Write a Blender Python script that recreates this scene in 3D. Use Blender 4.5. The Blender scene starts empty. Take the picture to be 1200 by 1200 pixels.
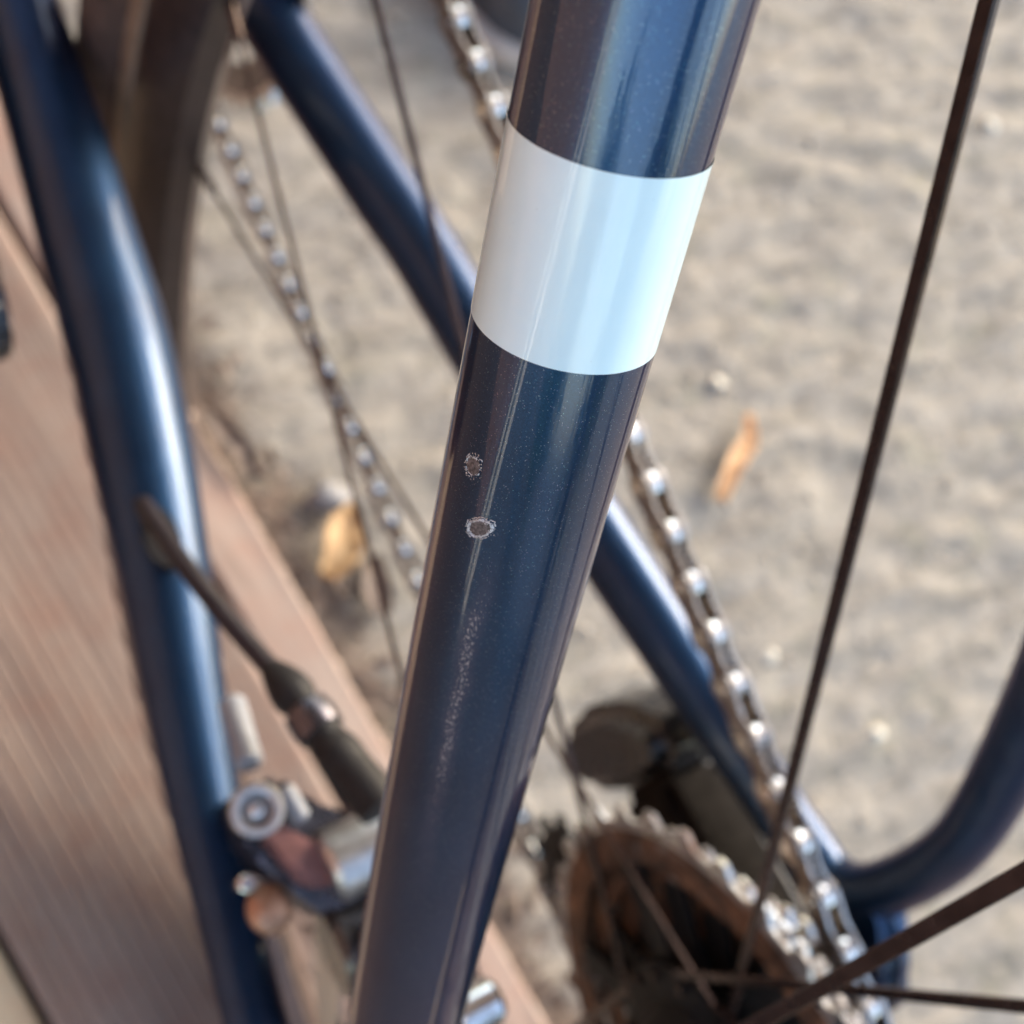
import bpy, bmesh, math, random
from mathutils import Vector, Matrix, noise

# ------------------------------------------------------------------ camera
S = bpy.context.scene
cam_d = bpy.data.cameras.new('camera')
cam = bpy.data.objects.new('camera', cam_d)
S.collection.objects.link(cam)
S.camera = cam
cam.matrix_world = Matrix((
    (0.8518018, 0.2737762, -0.4466321, -0.1120732),
    (-0.3656366, 0.9212617, -0.1326154, 0.1030105),
    (0.3751581, 0.2762671, 0.8848349, 0.6236362),
    (0, 0, 0, 1)))
cam_d.sensor_width = 36
cam_d.lens = 1.4113 / 1.2 * 36
cam_d.clip_start = 0.005
cam_d.clip_end = 500
cam_d.dof.use_dof = True
cam_d.dof.focus_distance = 0.1045
cam_d.dof.aperture_fstop = cam_d.lens / 1.75

# ------------------------------------------------------------------ sky, sun, exposure
SUN_AZ, SUN_EL = 72, 25            # degrees: from +Y towards +X, and height
world = bpy.data.worlds.new('World')
S.world = world
world.use_nodes = True
wn = world.node_tree
sky = wn.nodes.new('ShaderNodeTexSky')
sky.sky_type = 'NISHITA'
sky.sun_disc = False
sky.sun_elevation = math.radians(SUN_EL)
sky.sun_rotation = math.radians(SUN_AZ)
sky.air_density = 1.3
sky.dust_density = 2.5
bg = wn.nodes['Background']
bg.inputs['Strength'].default_value = 0.15
wn.links.new(sky.outputs[0], bg.inputs[0])
sun_d = bpy.data.lights.new('sun', 'SUN')
sun_d.energy = 0.62
sun_d.angle = math.radians(22)
sun_d.color = (1, .95, .88)
sun = bpy.data.objects.new('sun', sun_d)
S.collection.objects.link(sun)
to_sun = Vector((math.cos(math.radians(SUN_EL)) * math.sin(math.radians(SUN_AZ)),
                 math.cos(math.radians(SUN_EL)) * math.cos(math.radians(SUN_AZ)),
                 math.sin(math.radians(SUN_EL))))
sun.rotation_euler = to_sun.to_track_quat('Z', 'Y').to_euler()
S.view_settings.view_transform = 'Standard'
S.view_settings.look = 'None'
S.view_settings.gamma = 1
S.view_settings.exposure = 2.15
S.render.engine = 'CYCLES'
S.cycles.max_bounces = 6
S.cycles.diffuse_bounces = 3
S.cycles.glossy_bounces = 4
S.cycles.caustics_reflective = False
S.cycles.use_adaptive_sampling = True
S.cycles.adaptive_threshold = .012

R = random.Random(7)
COL = S.collection

# ------------------------------------------------------------------ materials
def mat(name):
    m = bpy.data.materials.new(name)
    m.use_nodes = True
    return m, m.node_tree, m.node_tree.nodes['Principled BSDF']

def N(t, kind, **kw):
    n = t.nodes.new(kind)
    for k, v in kw.items():
        if k in n.inputs:
            n.inputs[k].default_value = v
        else:
            setattr(n, k, v)
    return n

def ramp(t, fac, stops):
    r = t.nodes.new('ShaderNodeValToRGB')
    el = r.color_ramp.elements
    while len(el) < len(stops):
        el.new(.5)
    for e, (p, c) in zip(el, stops):
        e.position = p
        e.color = (*c, 1) if len(c) == 3 else c
    t.links.new(fac, r.inputs[0])
    return r.outputs[0]

def mixc(t, fac, a, b, mode='MIX'):
    m = t.nodes.new('ShaderNodeMix')
    m.data_type = 'RGBA'
    m.blend_type = mode
    for sock, v in ((m.inputs['Factor'], fac), (m.inputs['A'], a), (m.inputs['B'], b)):
        pass
    def put(i, v):
        if hasattr(v, 'links') or isinstance(v, bpy.types.NodeSocket):
            t.links.new(v, m.inputs[i])
        else:
            m.inputs[i].default_value = v if not isinstance(v, tuple) or len(v) == 4 else (*v, 1)
    put(0, fac); put(6, a); put(7, b)
    return m.outputs[2]

def math_n(t, op, a, b=None, c=None):
    m = t.nodes.new('ShaderNodeMath')
    m.operation = op
    for i, v in enumerate((a, b, c)):
        if v is None:
            continue
        if isinstance(v, bpy.types.NodeSocket):
            t.links.new(v, m.inputs[i])
        else:
            m.inputs[i].default_value = v
    return m.outputs[0]

def noise_n(t, vec, scale, detail=4, rough=.55, out='Fac', dist=0):
    n = N(t, 'ShaderNodeTexNoise', Scale=scale, Detail=detail, Roughness=rough, Distortion=dist)
    if vec is not None:
        t.links.new(vec, n.inputs['Vector'])
    return n.outputs[out]

def bump(t, b, height, strength, dist):
    n = N(t, 'ShaderNodeBump', Strength=strength, Distance=dist)
    t.links.new(height, n.inputs['Height'])
    t.links.new(n.outputs[0], b.inputs['Normal'])
    return n

def coords(t, which='Object'):
    return t.nodes.new('ShaderNodeTexCoord').outputs[which]

def scaled(t, vec, s):
    m = N(t, 'ShaderNodeMapping')
    m.inputs['Scale'].default_value = s
    t.links.new(vec, m.inputs['Vector'])
    return m.outputs[0]

def simple(name, col, rough=.5, metal=0, var=.25, scale=300, coat=0, bumpd=0):
    m, t, b = mat(name)
    v = coords(t)
    f = noise_n(t, v, scale, 5)
    c = ramp(t, f, [(.3, tuple(x * (1 - var) for x in col)), (.7, tuple(min(1, x * (1 + var)) for x in col))])
    t.links.new(c, b.inputs['Base Color'])
    r = ramp(t, noise_n(t, v, scale * 1.7, 3), [(.3, (rough * .8,) * 3), (.7, (min(1, rough * 1.2),) * 3)])
    t.links.new(r, b.inputs['Roughness'])
    b.inputs['Metallic'].default_value = metal
    b.inputs['Coat Weight'].default_value = coat
    if bumpd:
        bump(t, b, f, .6, bumpd)
    return m

M = {}

def paint_material(name, worn):
    """dark navy pearl paint: flakes under a clear coat; 'worn' adds scuffs (uv in metres: u round, v along)"""
    m, t, b = mat(name)
    obj = coords(t)
    vor = N(t, 'ShaderNodeTexVoronoi', Scale=12500)
    t.links.new(obj, vor.inputs['Vector'])
    rnd = t.nodes.new('ShaderNodeSeparateColor')
    t.links.new(vor.outputs['Color'], rnd.inputs[0])
    # one cell in many is a bright flake, sized by the distance to its seed
    pick = math_n(t, 'GREATER_THAN', rnd.outputs[0], .955)
    near = math_n(t, 'LESS_THAN', vor.outputs['Distance'], .42)
    flake = math_n(t, 'MULTIPLY', pick, near)
    flake = math_n(t, 'MULTIPLY', flake, math_n(t, 'MULTIPLY', rnd.outputs[1], .42))
    k = 1.3 if worn else 1.0
    base = ramp(t, noise_n(t, obj, 55, 3), [(.3, (.0090 * k, .034 * k, .082 * k)), (.7, (.0120 * k, .046 * k, .108 * k))])
    tint = ramp(t, rnd.outputs[2], [(0, (.25, .75, .85)), (.6, (.75, .80, .85)), (1, (.55, .45, .85))])
    col = mixc(t, flake, base, tint)
    fine = mixc(t, .35, col, mixc(t, rnd.outputs[1], (.2, .2, .2), (1.4, 1.4, 1.4)), 'MULTIPLY')
    col = mixc(t, flake, fine, tint)
    b.inputs['Metallic'].default_value = .85
    b.inputs['Roughness'].default_value = .34 if worn else .46
    b.inputs['Specular Tint'].default_value = (.85, .55, .60, 1)
    b.inputs['Coat Weight'].default_value = 1 if worn else .38
    b.inputs['Coat Roughness'].default_value = .022 if worn else .055
    b.inputs['Coat IOR'].default_value = 1.55 if worn else 1.5
    if worn:
        uv = coords(t, 'UV')
        sep = t.nodes.new('ShaderNodeSeparateXYZ')
        t.links.new(uv, sep.inputs[0])
        u, v = sep.outputs[0], sep.outputs[1]
        # a lane of rubbed paint below the chips: centre wanders, fades in and out
        wob = math_n(t, 'MULTIPLY', math_n(t, 'SUBTRACT', noise_n(t, scaled(t, uv, (0, 90, 0)), 1, 3), .5), .0022)
        dist = math_n(t, 'ABSOLUTE', math_n(t, 'SUBTRACT', math_n(t, 'SUBTRACT', u, .0018), wob))
        lane = N(t, 'ShaderNodeMapRange', interpolation_type='SMOOTHSTEP')
        t.links.new(dist, lane.inputs[0])
        lane.inputs[1].default_value = .0016; lane.inputs[2].default_value = .0002
        a0 = N(t, 'ShaderNodeMapRange'); t.links.new(v, a0.inputs[0])
        a0.inputs[1].default_value = .2140; a0.inputs[2].default_value = .2230
        a1 = N(t, 'ShaderNodeMapRange'); t.links.new(v, a1.inputs[0])
        a1.inputs[1].default_value = .272; a1.inputs[2].default_value = .244
        lane_m = math_n(t, 'MULTIPLY', lane.outputs[0], math_n(t, 'MULTIPLY', a0.outputs[0], a1.outputs[0]))
        sp = noise_n(t, scaled(t, uv, (4200, 2100, 1)), 1, 5, .75)
        thr = math_n(t, 'SUBTRACT', .80, math_n(t, 'MULTIPLY', lane_m, .25))
        speck = math_n(t, 'MULTIPLY', math_n(t, 'GREATER_THAN', sp, thr), math_n(t, 'GREATER_THAN', lane_m, .03))
        haze = math_n(t, 'MULTIPLY', lane_m, math_n(t, 'MULTIPLY', noise_n(t, scaled(t, uv, (900, 500, 1)), 1, 4), .35))
        # lengthwise hairlines in the clear coat
        hair = noise_n(t, scaled(t, uv, (5200, 26, 1)), 1, 2)
        hair_m = math_n(t, 'GREATER_THAN', hair, .74)
        dustn = noise_n(t, scaled(t, uv, (2600, 2600, 1)), 1, 1)
        dust = math_n(t, 'GREATER_THAN', dustn, .82)
        col = mixc(t, haze, col, (.26, .21, .30))
        col = mixc(t, math_n(t, 'MULTIPLY', speck, .75), col, (.58, .57, .63))
        col = mixc(t, math_n(t, 'MULTIPLY', dust, .35), col, (.45, .45, .45))
        rg = math_n(t, 'ADD', .025, math_n(t, 'MULTIPLY', speck, .4))
        rg = math_n(t, 'ADD', rg, math_n(t, 'MULTIPLY', haze, .5))
        rg = math_n(t, 'ADD', rg, math_n(t, 'MULTIPLY', hair_m, .12))
        smear = ramp(t, noise_n(t, scaled(t, uv, (330, 120, 1)), 1, 5, .65, dist=1.2), [(.48, (0, 0, 0)), (.72, (1, 1, 1))])
        rg = math_n(t, 'ADD', rg, math_n(t, 'MULTIPLY', smear, .09))
        t.links.new(rg, b.inputs['Coat Roughness'])
        hsum = math_n(t, 'ADD', math_n(t, 'MULTIPLY', sp, lane_m), math_n(t, 'MULTIPLY', noise_n(t, scaled(t, uv, (700, 60, 1)), 1, 3), .10))
        bn = N(t, 'ShaderNodeBump', Strength=.35, Distance=.00006)
        t.links.new(hsum, bn.inputs['Height'])
        t.links.new(bn.outputs[0], b.inputs['Coat Normal'])
    t.links.new(col, b.inputs['Base Color'])
    return m

M['paint'] = paint_material('navy_pearl_paint', False)
M['paint_worn'] = paint_material('navy_pearl_paint_worn', True)

def band_material():
    m, t, b = mat('pale_band_paint')
    uv = coords(t, 'UV')
    c = ramp(t, noise_n(t, coords(t), 90, 3), [(.35, (.68, .87, .93)), (.65, (.71, .90, .95))])
    sp = math_n(t, 'GREATER_THAN', noise_n(t, scaled(t, uv, (2400, 2400, 1)), 1, 1), .79)
    c = mixc(t, math_n(t, 'MULTIPLY', sp, .3), c, (.35, .38, .40))
    t.links.new(c, b.inputs['Base Color'])
    b.inputs['Roughness'].default_value = .35
    b.inputs['Coat Weight'].default_value = 1
    scr = math_n(t, 'GREATER_THAN', noise_n(t, scaled(t, uv, (4200, 60, 1)), 1, 2, dist=.4), .72)
    scr = math_n(t, 'MULTIPLY', scr, math_n(t, 'GREATER_THAN', noise_n(t, scaled(t, uv, (160, 160, 1)), 1, 2), .52))
    t.links.new(math_n(t, 'ADD', .02, math_n(t, 'MULTIPLY', scr, .25)), b.inputs['Coat Roughness'])
    bn = N(t, 'ShaderNodeBump', Strength=.3, Distance=.00006)
    t.links.new(noise_n(t, scaled(t, uv, (700, 60, 1)), 1, 3), bn.inputs['Height'])
    t.links.new(bn.outputs[0], b.inputs['Coat Normal'])
    return m
M['band'] = band_material()

def wood_material(name, c_dark, c_mid, c_light, along=(.1736, -.985, 0)):
    """weathered timber, grain along the boards (object axes are turned so that Y runs along)"""
    m, t, b = mat(name)
    v = coords(t)
    g = noise_n(t, scaled(t, v, (210, 7, 60)), 1, 6, .68)
    big = noise_n(t, scaled(t, v, (30, 7, 10)), 1, 4, .6)
    blot = noise_n(t, v, 30, 5, .65)
    c = ramp(t, g, [(.25, c_dark), (.5, c_mid), (.78, c_light)])
    c = mixc(t, .55, c, ramp(t, big, [(.3, c_mid), (.6, c_light), (.75, c_dark)]))
    red = ramp(t, blot, [(.45, (0, 0, 0)), (.7, (1, 1, 1))])
    c = mixc(t, math_n(t, 'MULTIPLY', red, .6), c, tuple(x * y for x, y in zip(c_mid, (1.08, .80, .70))))
    dark = math_n(t, 'GREATER_THAN', noise_n(t, v, 55, 3), .72)
    c = mixc(t, math_n(t, 'MULTIPLY', dark, .4), c, c_dark)
    t.links.new(c, b.inputs['Base Color'])
    b.inputs['Roughness'].default_value = .72
    bump(t, b, g, .5, .0006)
    return m
M['wood_groove'] = wood_material('weathered_red_brown_wood', (.072, .046, .035), (.176, .122, .097), (.254, .192, .155))
M['wood_edge'] = wood_material('weathered_pale_wood', (.11, .078, .06), (.255, .185, .150), (.33, .255, .21))
M['wood_new'] = wood_material('fresh_yellow_wood', (.311, .218, .123), (.414, .312, .196), (.474, .377, .261))

def ground_material():
    m, t, b = mat('sandy_concrete')
    v = coords(t)
    a = noise_n(t, v, 9, 6, .6)
    f = noise_n(t, v, 55, 6, .68)
    ff = noise_n(t, v, 170, 4, .7)
    c = ramp(t, a, [(.3, (.224, .202, .167)), (.5, (.286, .256, .218)), (.72, (.320, .289, .252))])
    c = mixc(t, .7, c, ramp(t, f, [(.25, (.116, .104, .085)), (.45, (.272, .246, .211)), (.62, (.313, .283, .245)), (.8, (.394, .357, .313))]))
    c = mixc(t, .35, c, ramp(t, ff, [(.3, (.102, .088, .075)), (.5, (.286, .256, .224)), (.75, (.449, .404, .367))]))
    st = noise_n(t, scaled(t, v, (20, 60, 1)), 1, 6, .68, dist=.8)
    c = mixc(t, .68, c, ramp(t, st, [(.28, (.075, .066, .052)), (.44, (.215, .195, .165)), (.60, (.295, .268, .230)), (.8, (.39, .355, .31))]))
    cx = t.nodes.new('ShaderNodeSeparateXYZ'); t.links.new(v, cx.inputs[0])
    off = math_n(t, 'ADD', math_n(t, 'MULTIPLY', cx.outputs[0], .985), math_n(t, 'MULTIPLY', cx.outputs[1], .1736))
    off = math_n(t, 'ADD', off, math_n(t, 'MULTIPLY', math_n(t, 'SUBTRACT', noise_n(t, v, 30, 4, .65), .5), .10))
    dirt = N(t, 'ShaderNodeMapRange', interpolation_type='SMOOTHSTEP'); t.links.new(off, dirt.inputs[0])
    dirt.inputs[1].default_value = .155; dirt.inputs[2].default_value = .100
    c = mixc(t, math_n(t, 'MULTIPLY', dirt.outputs[0], .8), c, ramp(t, ff, [(.35, (.035, .024, .018)), (.6, (.14, .085, .06)), (.8, (.26, .19, .14))]))
    moss = ramp(t, noise_n(t, v, 24, 5, .6), [(.56, (0, 0, 0)), (.74, (1, 1, 1))])
    c = mixc(t, math_n(t, 'MULTIPLY', moss, .35), c, (.184, .182, .116))
    t.links.new(c, b.inputs['Base Color'])
    b.inputs['Roughness'].default_value = .9
    b.inputs['Specular IOR Level'].default_value = .25
    h = math_n(t, 'ADD', f, math_n(t, 'MULTIPLY', ff, .5))
    bump(t, b, h, .9, .0035)
    return m
M['ground'] = ground_material()

def rust_material(name, rust_amount, steel=(.50, .48, .45)):
    m, t, b = mat(name)
    v = coords(t)
    f = noise_n(t, v, 110, 6, .75)
    c = ramp(t, f, [(.34, (.014, .010, .009)), (.5, (.085, .038, .020)), (.66, (.26, .125, .065))])
    mask = ramp(t, noise_n(t, v, 120, 4, .6), [(rust_amount - .12, (1, 1, 1)), (rust_amount + .12, (0, 0, 0))])
    col = mixc(t, mask, steel, c)
    t.links.new(col, b.inputs['Base Color'])
    t.links.new(math_n(t, 'SUBTRACT', 1.0, mask), b.inputs['Metallic'])
    t.links.new(math_n(t, 'ADD', .25, math_n(t, 'MULTIPLY', mask, .4)), b.inputs['Roughness'])
    bump(t, b, f, .5, .0003)
    return m
M['rust'] = rust_material('rusty_steel', .72)
M['chain'] = rust_material('chain_steel', .44, (.36, .35, .34))
M['rust_tip'] = rust_material('worn_rusty_tooth_steel', .47, (.60, .59, .58))
M['teeth'] = simple('worn_tooth_steel', (.50, .48, .46), .3, 1, .2, 400)
M['roller'] = simple('polished_roller_steel', (.74, .73, .72), .2, 1, .2, 500)
M['steel'] = simple('bright_steel', (.66, .66, .67), .2, 1, .12, 500)
M['bolt'] = simple('pale_bolt_alloy', (.60, .59, .59), .42, .8, .15, 400)
M['satin'] = simple('satin_alloy', (.22, .235, .27), .6, .2, .12, 400)
M['alloy'] = simple('dull_alloy', (.46, .46, .47), .38, 1, .15, 400)
M['alloy_dark'] = simple('dark_anodised_alloy', (.10, .095, .11), .28, .85, .25, 300)
M['spoke'] = simple('brown_black_spoke', (.060, .040, .038), .24, .7, .3, 260)
M['rubber'] = simple('black_rubber', (.011, .010, .011), .6, 0, .3, 500)
M['housing'] = simple('cable_housing', (.020, .015, .018), .45, 0, .3, 500, 0)
M['black'] = simple('black_plastic', (.012, .012, .013), .5, 0, .3, 400)
M['black'].node_tree.nodes['Principled BSDF'].inputs['Specular IOR Level'].default_value = .2
M['matte_black'] = simple('grimy_matte_black', (.016, .014, .013), .9, 0, .4, 200)
for k_ in ('rubber', 'housing'):
    M[k_].node_tree.nodes['Principled BSDF'].inputs['Specular IOR Level'].default_value = .25
M['matte_black'].node_tree.nodes['Principled BSDF'].inputs['Specular IOR Level'].default_value = .08
M['black_gloss'] = simple('black_gloss_alloy', (.030, .030, .034), .28, .3, .3, 300, .4)
M['rim'] = simple('brown_black_rim', (.045, .030, .026), .34, .2, .25, 200)
M['rim_highlight'] = simple('rim_highlight_tan', (.20, .155, .115), .6, 0, .25, 150)  # light tan: a highlight put into the colour
M['tyre'] = simple('brown_black_tyre', (.085, .055, .045), .8, 0, .35, 160, 0, .0006)
M['tyre_rib'] = simple('pale_tyre_rib', (.12, .090, .068), .85, 0, .3, 130, 0, .0004)  # somewhat lighter than the rest of the tyre
M['copper'] = simple('orange_brown_bronze', (.40, .22, .14), .45, .5, .2, 300)
M['bronze'] = simple('maroon_anodised', (.27, .125, .105), .35, .6, .25, 260)
M['stone'] = simple('grey_stone', (.19, .185, .19), .55, 0, .3, 90, 0, .0015)
M['chip_rim'] = simple('raised_paint_edge', (.60, .62, .67), .35, 0, .6, 5200, .4)
M['chip_in'] = simple('bare_primer', (.095, .080, .080), .5, 0, .95, 3600, 0, .00012)
M['dark_rim_object'] = simple('slate_rubber', (.045, .050, .065), .5, 0, .3, 60)
M['pale_sole'] = simple('pale_rubber', (.50, .43, .38), .6, 0, .2, 60)

def leaf_material(name, a, b_, c_):
    m, t, b = mat(name)
    v = coords(t)
    c = ramp(t, noise_n(t, v, 110, 5, .6), [(.3, a), (.52, b_), (.75, c_)])
    t.links.new(c, b.inputs['Base Color'])
    b.inputs['Roughness'].default_value = .6
    bump(t, b, noise_n(t, v, 260, 3), .5, .0006)
    return m
M['leaf_yellow'] = leaf_material('yellow_leaf', (.26, .14, .06), (.42, .26, .115), (.52, .36, .19))
M['leaf_orange'] = leaf_material('dry_orange_leaf', (.44, .22, .10), (.68, .42, .22), (.76, .54, .32))
M['litter'] = leaf_material('brown_leaf_litter', (.040, .026, .020), (.11, .072, .052), (.20, .14, .105))
M['leaf_red'] = leaf_material('red_brown_leaf', (.10, .040, .025), (.24, .095, .060), (.36, .17, .12))

# ------------------------------------------------------------------ mesh helpers
def link(o, parent=None):
    COL.objects.link(o)
    if parent is not None:
        o.parent = parent
    return o

def empty(name, parent=None, loc=(0, 0, 0)):
    o = bpy.data.objects.new(name, None)
    o.location = loc
    o.empty_display_size = .02
    return link(o, parent)

def tag(o, label, cat=None, group=None, kind=None):
    if label: o['label'] = label
    if cat: o['category'] = cat
    if group: o['group'] = group
    if kind: o['kind'] = kind
    return o

def finish(name, bm, mats, parent=None, smooth=True, angle=40):
    me = bpy.data.meshes.new(name)
    bmesh.ops.recalc_face_normals(bm, faces=bm.faces[:])
    if smooth:
        for f in bm.faces: f.smooth = True
        lim = math.radians(angle)
        for e in bm.edges:
            if len(e.link_faces) == 2 and e.calc_face_angle(0) > lim:
                e.smooth = False
    bm.to_mesh(me); bm.free()
    for m in (mats if isinstance(mats, (list, tuple)) else [mats]):
        me.materials.append(m)
    return link(bpy.data.objects.new(name, me), parent)

def catmull(pts, n):
    P = [Vector(p) for p in pts]
    Q = [2 * P[0] - P[1]] + P + [2 * P[-1] - P[-2]]
    out = []
    for i in range(1, len(Q) - 2):
        a, b, c, d = Q[i - 1:i + 3]
        for k in range(n):
            t = k / n
            out.append(.5 * (2 * b + (c - a) * t + (2 * a - 5 * b + 4 * c - d) * t * t + (3 * b - a - 3 * c + d) * t ** 3))
    out.append(Q[-2].copy())
    return out

class Sweep:
    """a round (or oval) tube along a smooth path; arc length and a fixed reference direction are kept"""
    def __init__(self, pts, radii, ref, n=10):
        vals = catmull([(*p, ) for p in pts], n)
        rr = catmull([(r, 0, 0) for r in radii], n)
        self.P = vals
        self.r = [max(1e-4, v.x) for v in rr]
        self.L = [0]
        for a, b in zip(vals, vals[1:]):
            self.L.append(self.L[-1] + (b - a).length)
        ref = Vector(ref)
        self.F = []
        for i in range(len(vals)):
            t = (vals[min(i + 1, len(vals) - 1)] - vals[max(i - 1, 0)]).normalized()
            nn = (ref - t * ref.dot(t)).normalized()
            self.F.append((t, nn, t.cross(nn)))
    def at(self, s):
        """frame at arc length s"""
        L = self.L
        for i in range(len(L) - 1):
            if L[i + 1] >= s or i == len(L) - 2:
                k = (s - L[i]) / (L[i + 1] - L[i])
                lerp = lambda a, b: a + (b - a) * k
                f0, f1 = self.F[i], self.F[i + 1]
                return lerp(self.P[i], self.P[i + 1]), lerp(self.r[i], self.r[i + 1]), f0[0].lerp(f1[0], k), f0[1].lerp(f1[1], k).normalized(), f0[2].lerp(f1[2], k).normalized()
    def surf(self, s, a, lift=0):
        p, r, t, n, b = self.at(s)
        return p + (r + lift) * (math.cos(a) * n + math.sin(a) * b)
    def build(self, name, m, parent, s0=None, s1=None, seg=32, lift=0, cap=True, rows=None, squash=1):
        bm = bmesh.new()
        uvl = bm.loops.layers.uv.new('UVMap')
        s0 = 0 if s0 is None else s0
        s1 = self.L[-1] if s1 is None else s1
        rows = rows or max(2, len(self.P))
        rings, info = [], []
        for i in range(rows):
            s = s0 + (s1 - s0) * i / (rows - 1)
            p, r, t, n, b = self.at(s)
            rings.append([bm.verts.new(p + (r + lift) * (math.cos(2 * math.pi * k / seg) * n + squash * math.sin(2 * math.pi * k / seg) * b)) for k in range(seg)])
            info.append((s, r))
        for i in range(rows - 1):
            for k in range(seg):
                k2 = (k + 1) % seg
                f = bm.faces.new((rings[i][k], rings[i][k2], rings[i + 1][k2], rings[i + 1][k]))
                for lp, (ii, kk) in zip(f.loops, ((i, k), (i, k + 1), (i + 1, k + 1), (i + 1, k))):
                    ang = 2 * math.pi * kk / seg
                    if ang > math.pi + 1e-6 or (k >= seg // 2):
                        ang -= 2 * math.pi
                    lp[uvl].uv = (ang * info[ii][1], info[ii][0])
        if cap:
            bm.faces.new(list(reversed(rings[0]))); bm.faces.new(rings[-1])
        return finish(name, bm, m, parent)

def add_cyl(bm, a, b, r0, r1=None, seg=16, mi=0, bev=0):
    """cylinder or cone frustum with optional rounded rims"""
    a, b = Vector(a), Vector(b)
    r1 = r0 if r1 is None else r1
    t = (b - a).normalized()
    n = t.orthogonal().normalized(); c = t.cross(n)
    prof = [(0, r0), ((b - a).length, r1)]
    if bev:
        Ln = (b - a).length
        prof = [(0, r0 - bev), (bev, r0), (Ln - bev, r1), (Ln, r1 - bev)]
    rings = [[bm.verts.new(a + t * h + r * (math.cos(2 * math.pi * k / seg) * n + math.sin(2 * math.pi * k / seg) * c)) for k in range(seg)] for h, r in prof]
    fs = []
    for i in range(len(rings) - 1):
        for k in range(seg):
            fs.append(bm.faces.new((rings[i][k], rings[i][(k + 1) % seg], rings[i + 1][(k + 1) % seg], rings[i + 1][k])))
    fs.append(bm.faces.new(list(reversed(rings[0])))); fs.append(bm.faces.new(rings[-1]))
    for f in fs: f.material_index = mi
    return fs

def lathe_x(bm, prof, seg, cy=0, cz=.35, closed=False, mi=0):
    """turn (x, r) pairs about the axle line"""
    rings = [[bm.verts.new((x, cy + r * math.cos(2 * math.pi * k / seg), cz + r * math.sin(2 * math.pi * k / seg))) for k in range(seg)] for x, r in prof]
    n = len(rings)
    for i in range(n if closed else n - 1):
        j = (i + 1) % n
        for k in range(seg):
            f = bm.faces.new((rings[i][k], rings[i][(k + 1) % seg], rings[j][(k + 1) % seg], rings[j][k]))
            f.material_index = mi

def plate(bm, outline, z0, z1, mat4=None, mi=0):
    """extrude a 2D outline; mat4 takes (u, v, w) to the scene"""
    mat4 = mat4 or Matrix()
    a = [bm.verts.new(mat4 @ Vector((u, v, z0))) for u, v in outline]
    b = [bm.verts.new(mat4 @ Vector((u, v, z1))) for u, v in outline]
    n = len(a)
    fs = [bm.faces.new(list(reversed(a))), bm.faces.new(b)]
    for i in range(n):
        fs.append(bm.faces.new((a[i], a[(i + 1) % n], b[(i + 1) % n], b[i])))
    for f in fs: f.material_index = mi
    return fs

def axes(o, u, v):
    """matrix with local x along u, y along v (made square), origin o"""
    u = Vector(u).normalized(); v = Vector(v); w = u.cross(v).normalized(); v = w.cross(u)
    return Matrix(((u.x, v.x, w.x, o[0]), (u.y, v.y, w.y, o[1]), (u.z, v.z, w.z, o[2]), (0, 0, 0, 1)))

def bevel_all(bm, w, seg=2):
    bmesh.ops.bevel(bm, geom=bm.edges[:] , offset=w, segments=seg, affect='EDGES', clamp_overlap=True)

# ------------------------------------------------------------------ the setting: ground and deck
GZ = -.03
def steps(lo, hi, step, far):
    v = [lo + (hi - lo) * i / round((hi - lo) / step) for i in range(round((hi - lo) / step) + 1)]
    ext = [far, far * .4, far * .15, far * .05]
    return [lo - e for e in ext] + v + [hi + e for e in reversed(ext)]
gx = steps(-.15, 1.15, .0055, 60); gy = steps(-.45, .95, .0055, 60)
bm = bmesh.new()
rows = []
for y in gy:
    row = []
    for x in gx:
        inside = -.15 <= x <= 1.15 and -.45 <= y <= .95
        h = 0
        if inside:
            h = .0040 * noise.fractal(Vector((x * 16, y * 44, 3.1)), .7, 2.1, 4) + .0018 * noise.noise(Vector((x * 9, y * 9, 1))) +   .0012 * noise.noise(Vector((x * 120, y * 120, 8)))
            edge = min(x + .15, 1.15 - x, y + .45, .95 - y)
            h *= min(1, max(0, edge / .06))
        row.append(bm.verts.new((x, y, GZ + h)))
    rows.append(row)
for j in range(len(gy) - 1):
    for i in range(len(gx) - 1):
        bm.faces.new((rows[j][i], rows[j][i + 1], rows[j + 1][i + 1], rows[j + 1][i]))
ground = finish('ground', bm, M['ground'], smooth=True, angle=180)
tag(ground, 'pale sandy concrete ground with rough mottled surface', kind='structure')

def grit():
    bm = bmesh.new()
    for i in range(2600):
        x, y = R.uniform(.09, .95), R.uniform(-.3, .7)
        if x * .985 + y * .1736 < .115: continue
        s = .0006 + .0020 * R.random() ** 4
        mtx = Matrix.Translation((x, y, GZ + s * .5 + .0012)) @ Matrix.Rotation(R.uniform(0, 6.28), 4, 'Z') @ Matrix.Diagonal((s * R.uniform(.8, 1.6), s * R.uniform(.7, 1.2), s * .8, 1))
        bmesh.ops.create_icosphere(bm, subdivisions=1, radius=1, matrix=mtx)
    for v in bm.verts:
        v.co += Vector((R.uniform(-1, 1), R.uniform(-1, 1), R.uniform(-1, 1))) * .0003
    o = finish('grit', bm, M['grit'], smooth=False)
    tag(o, 'pale loose grit scattered over the concrete', 'grit', kind='stuff')
M['grit'] = simple('pale_grit', (.36, .32, .27), .8, 0, .4, 20)
grit()

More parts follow.
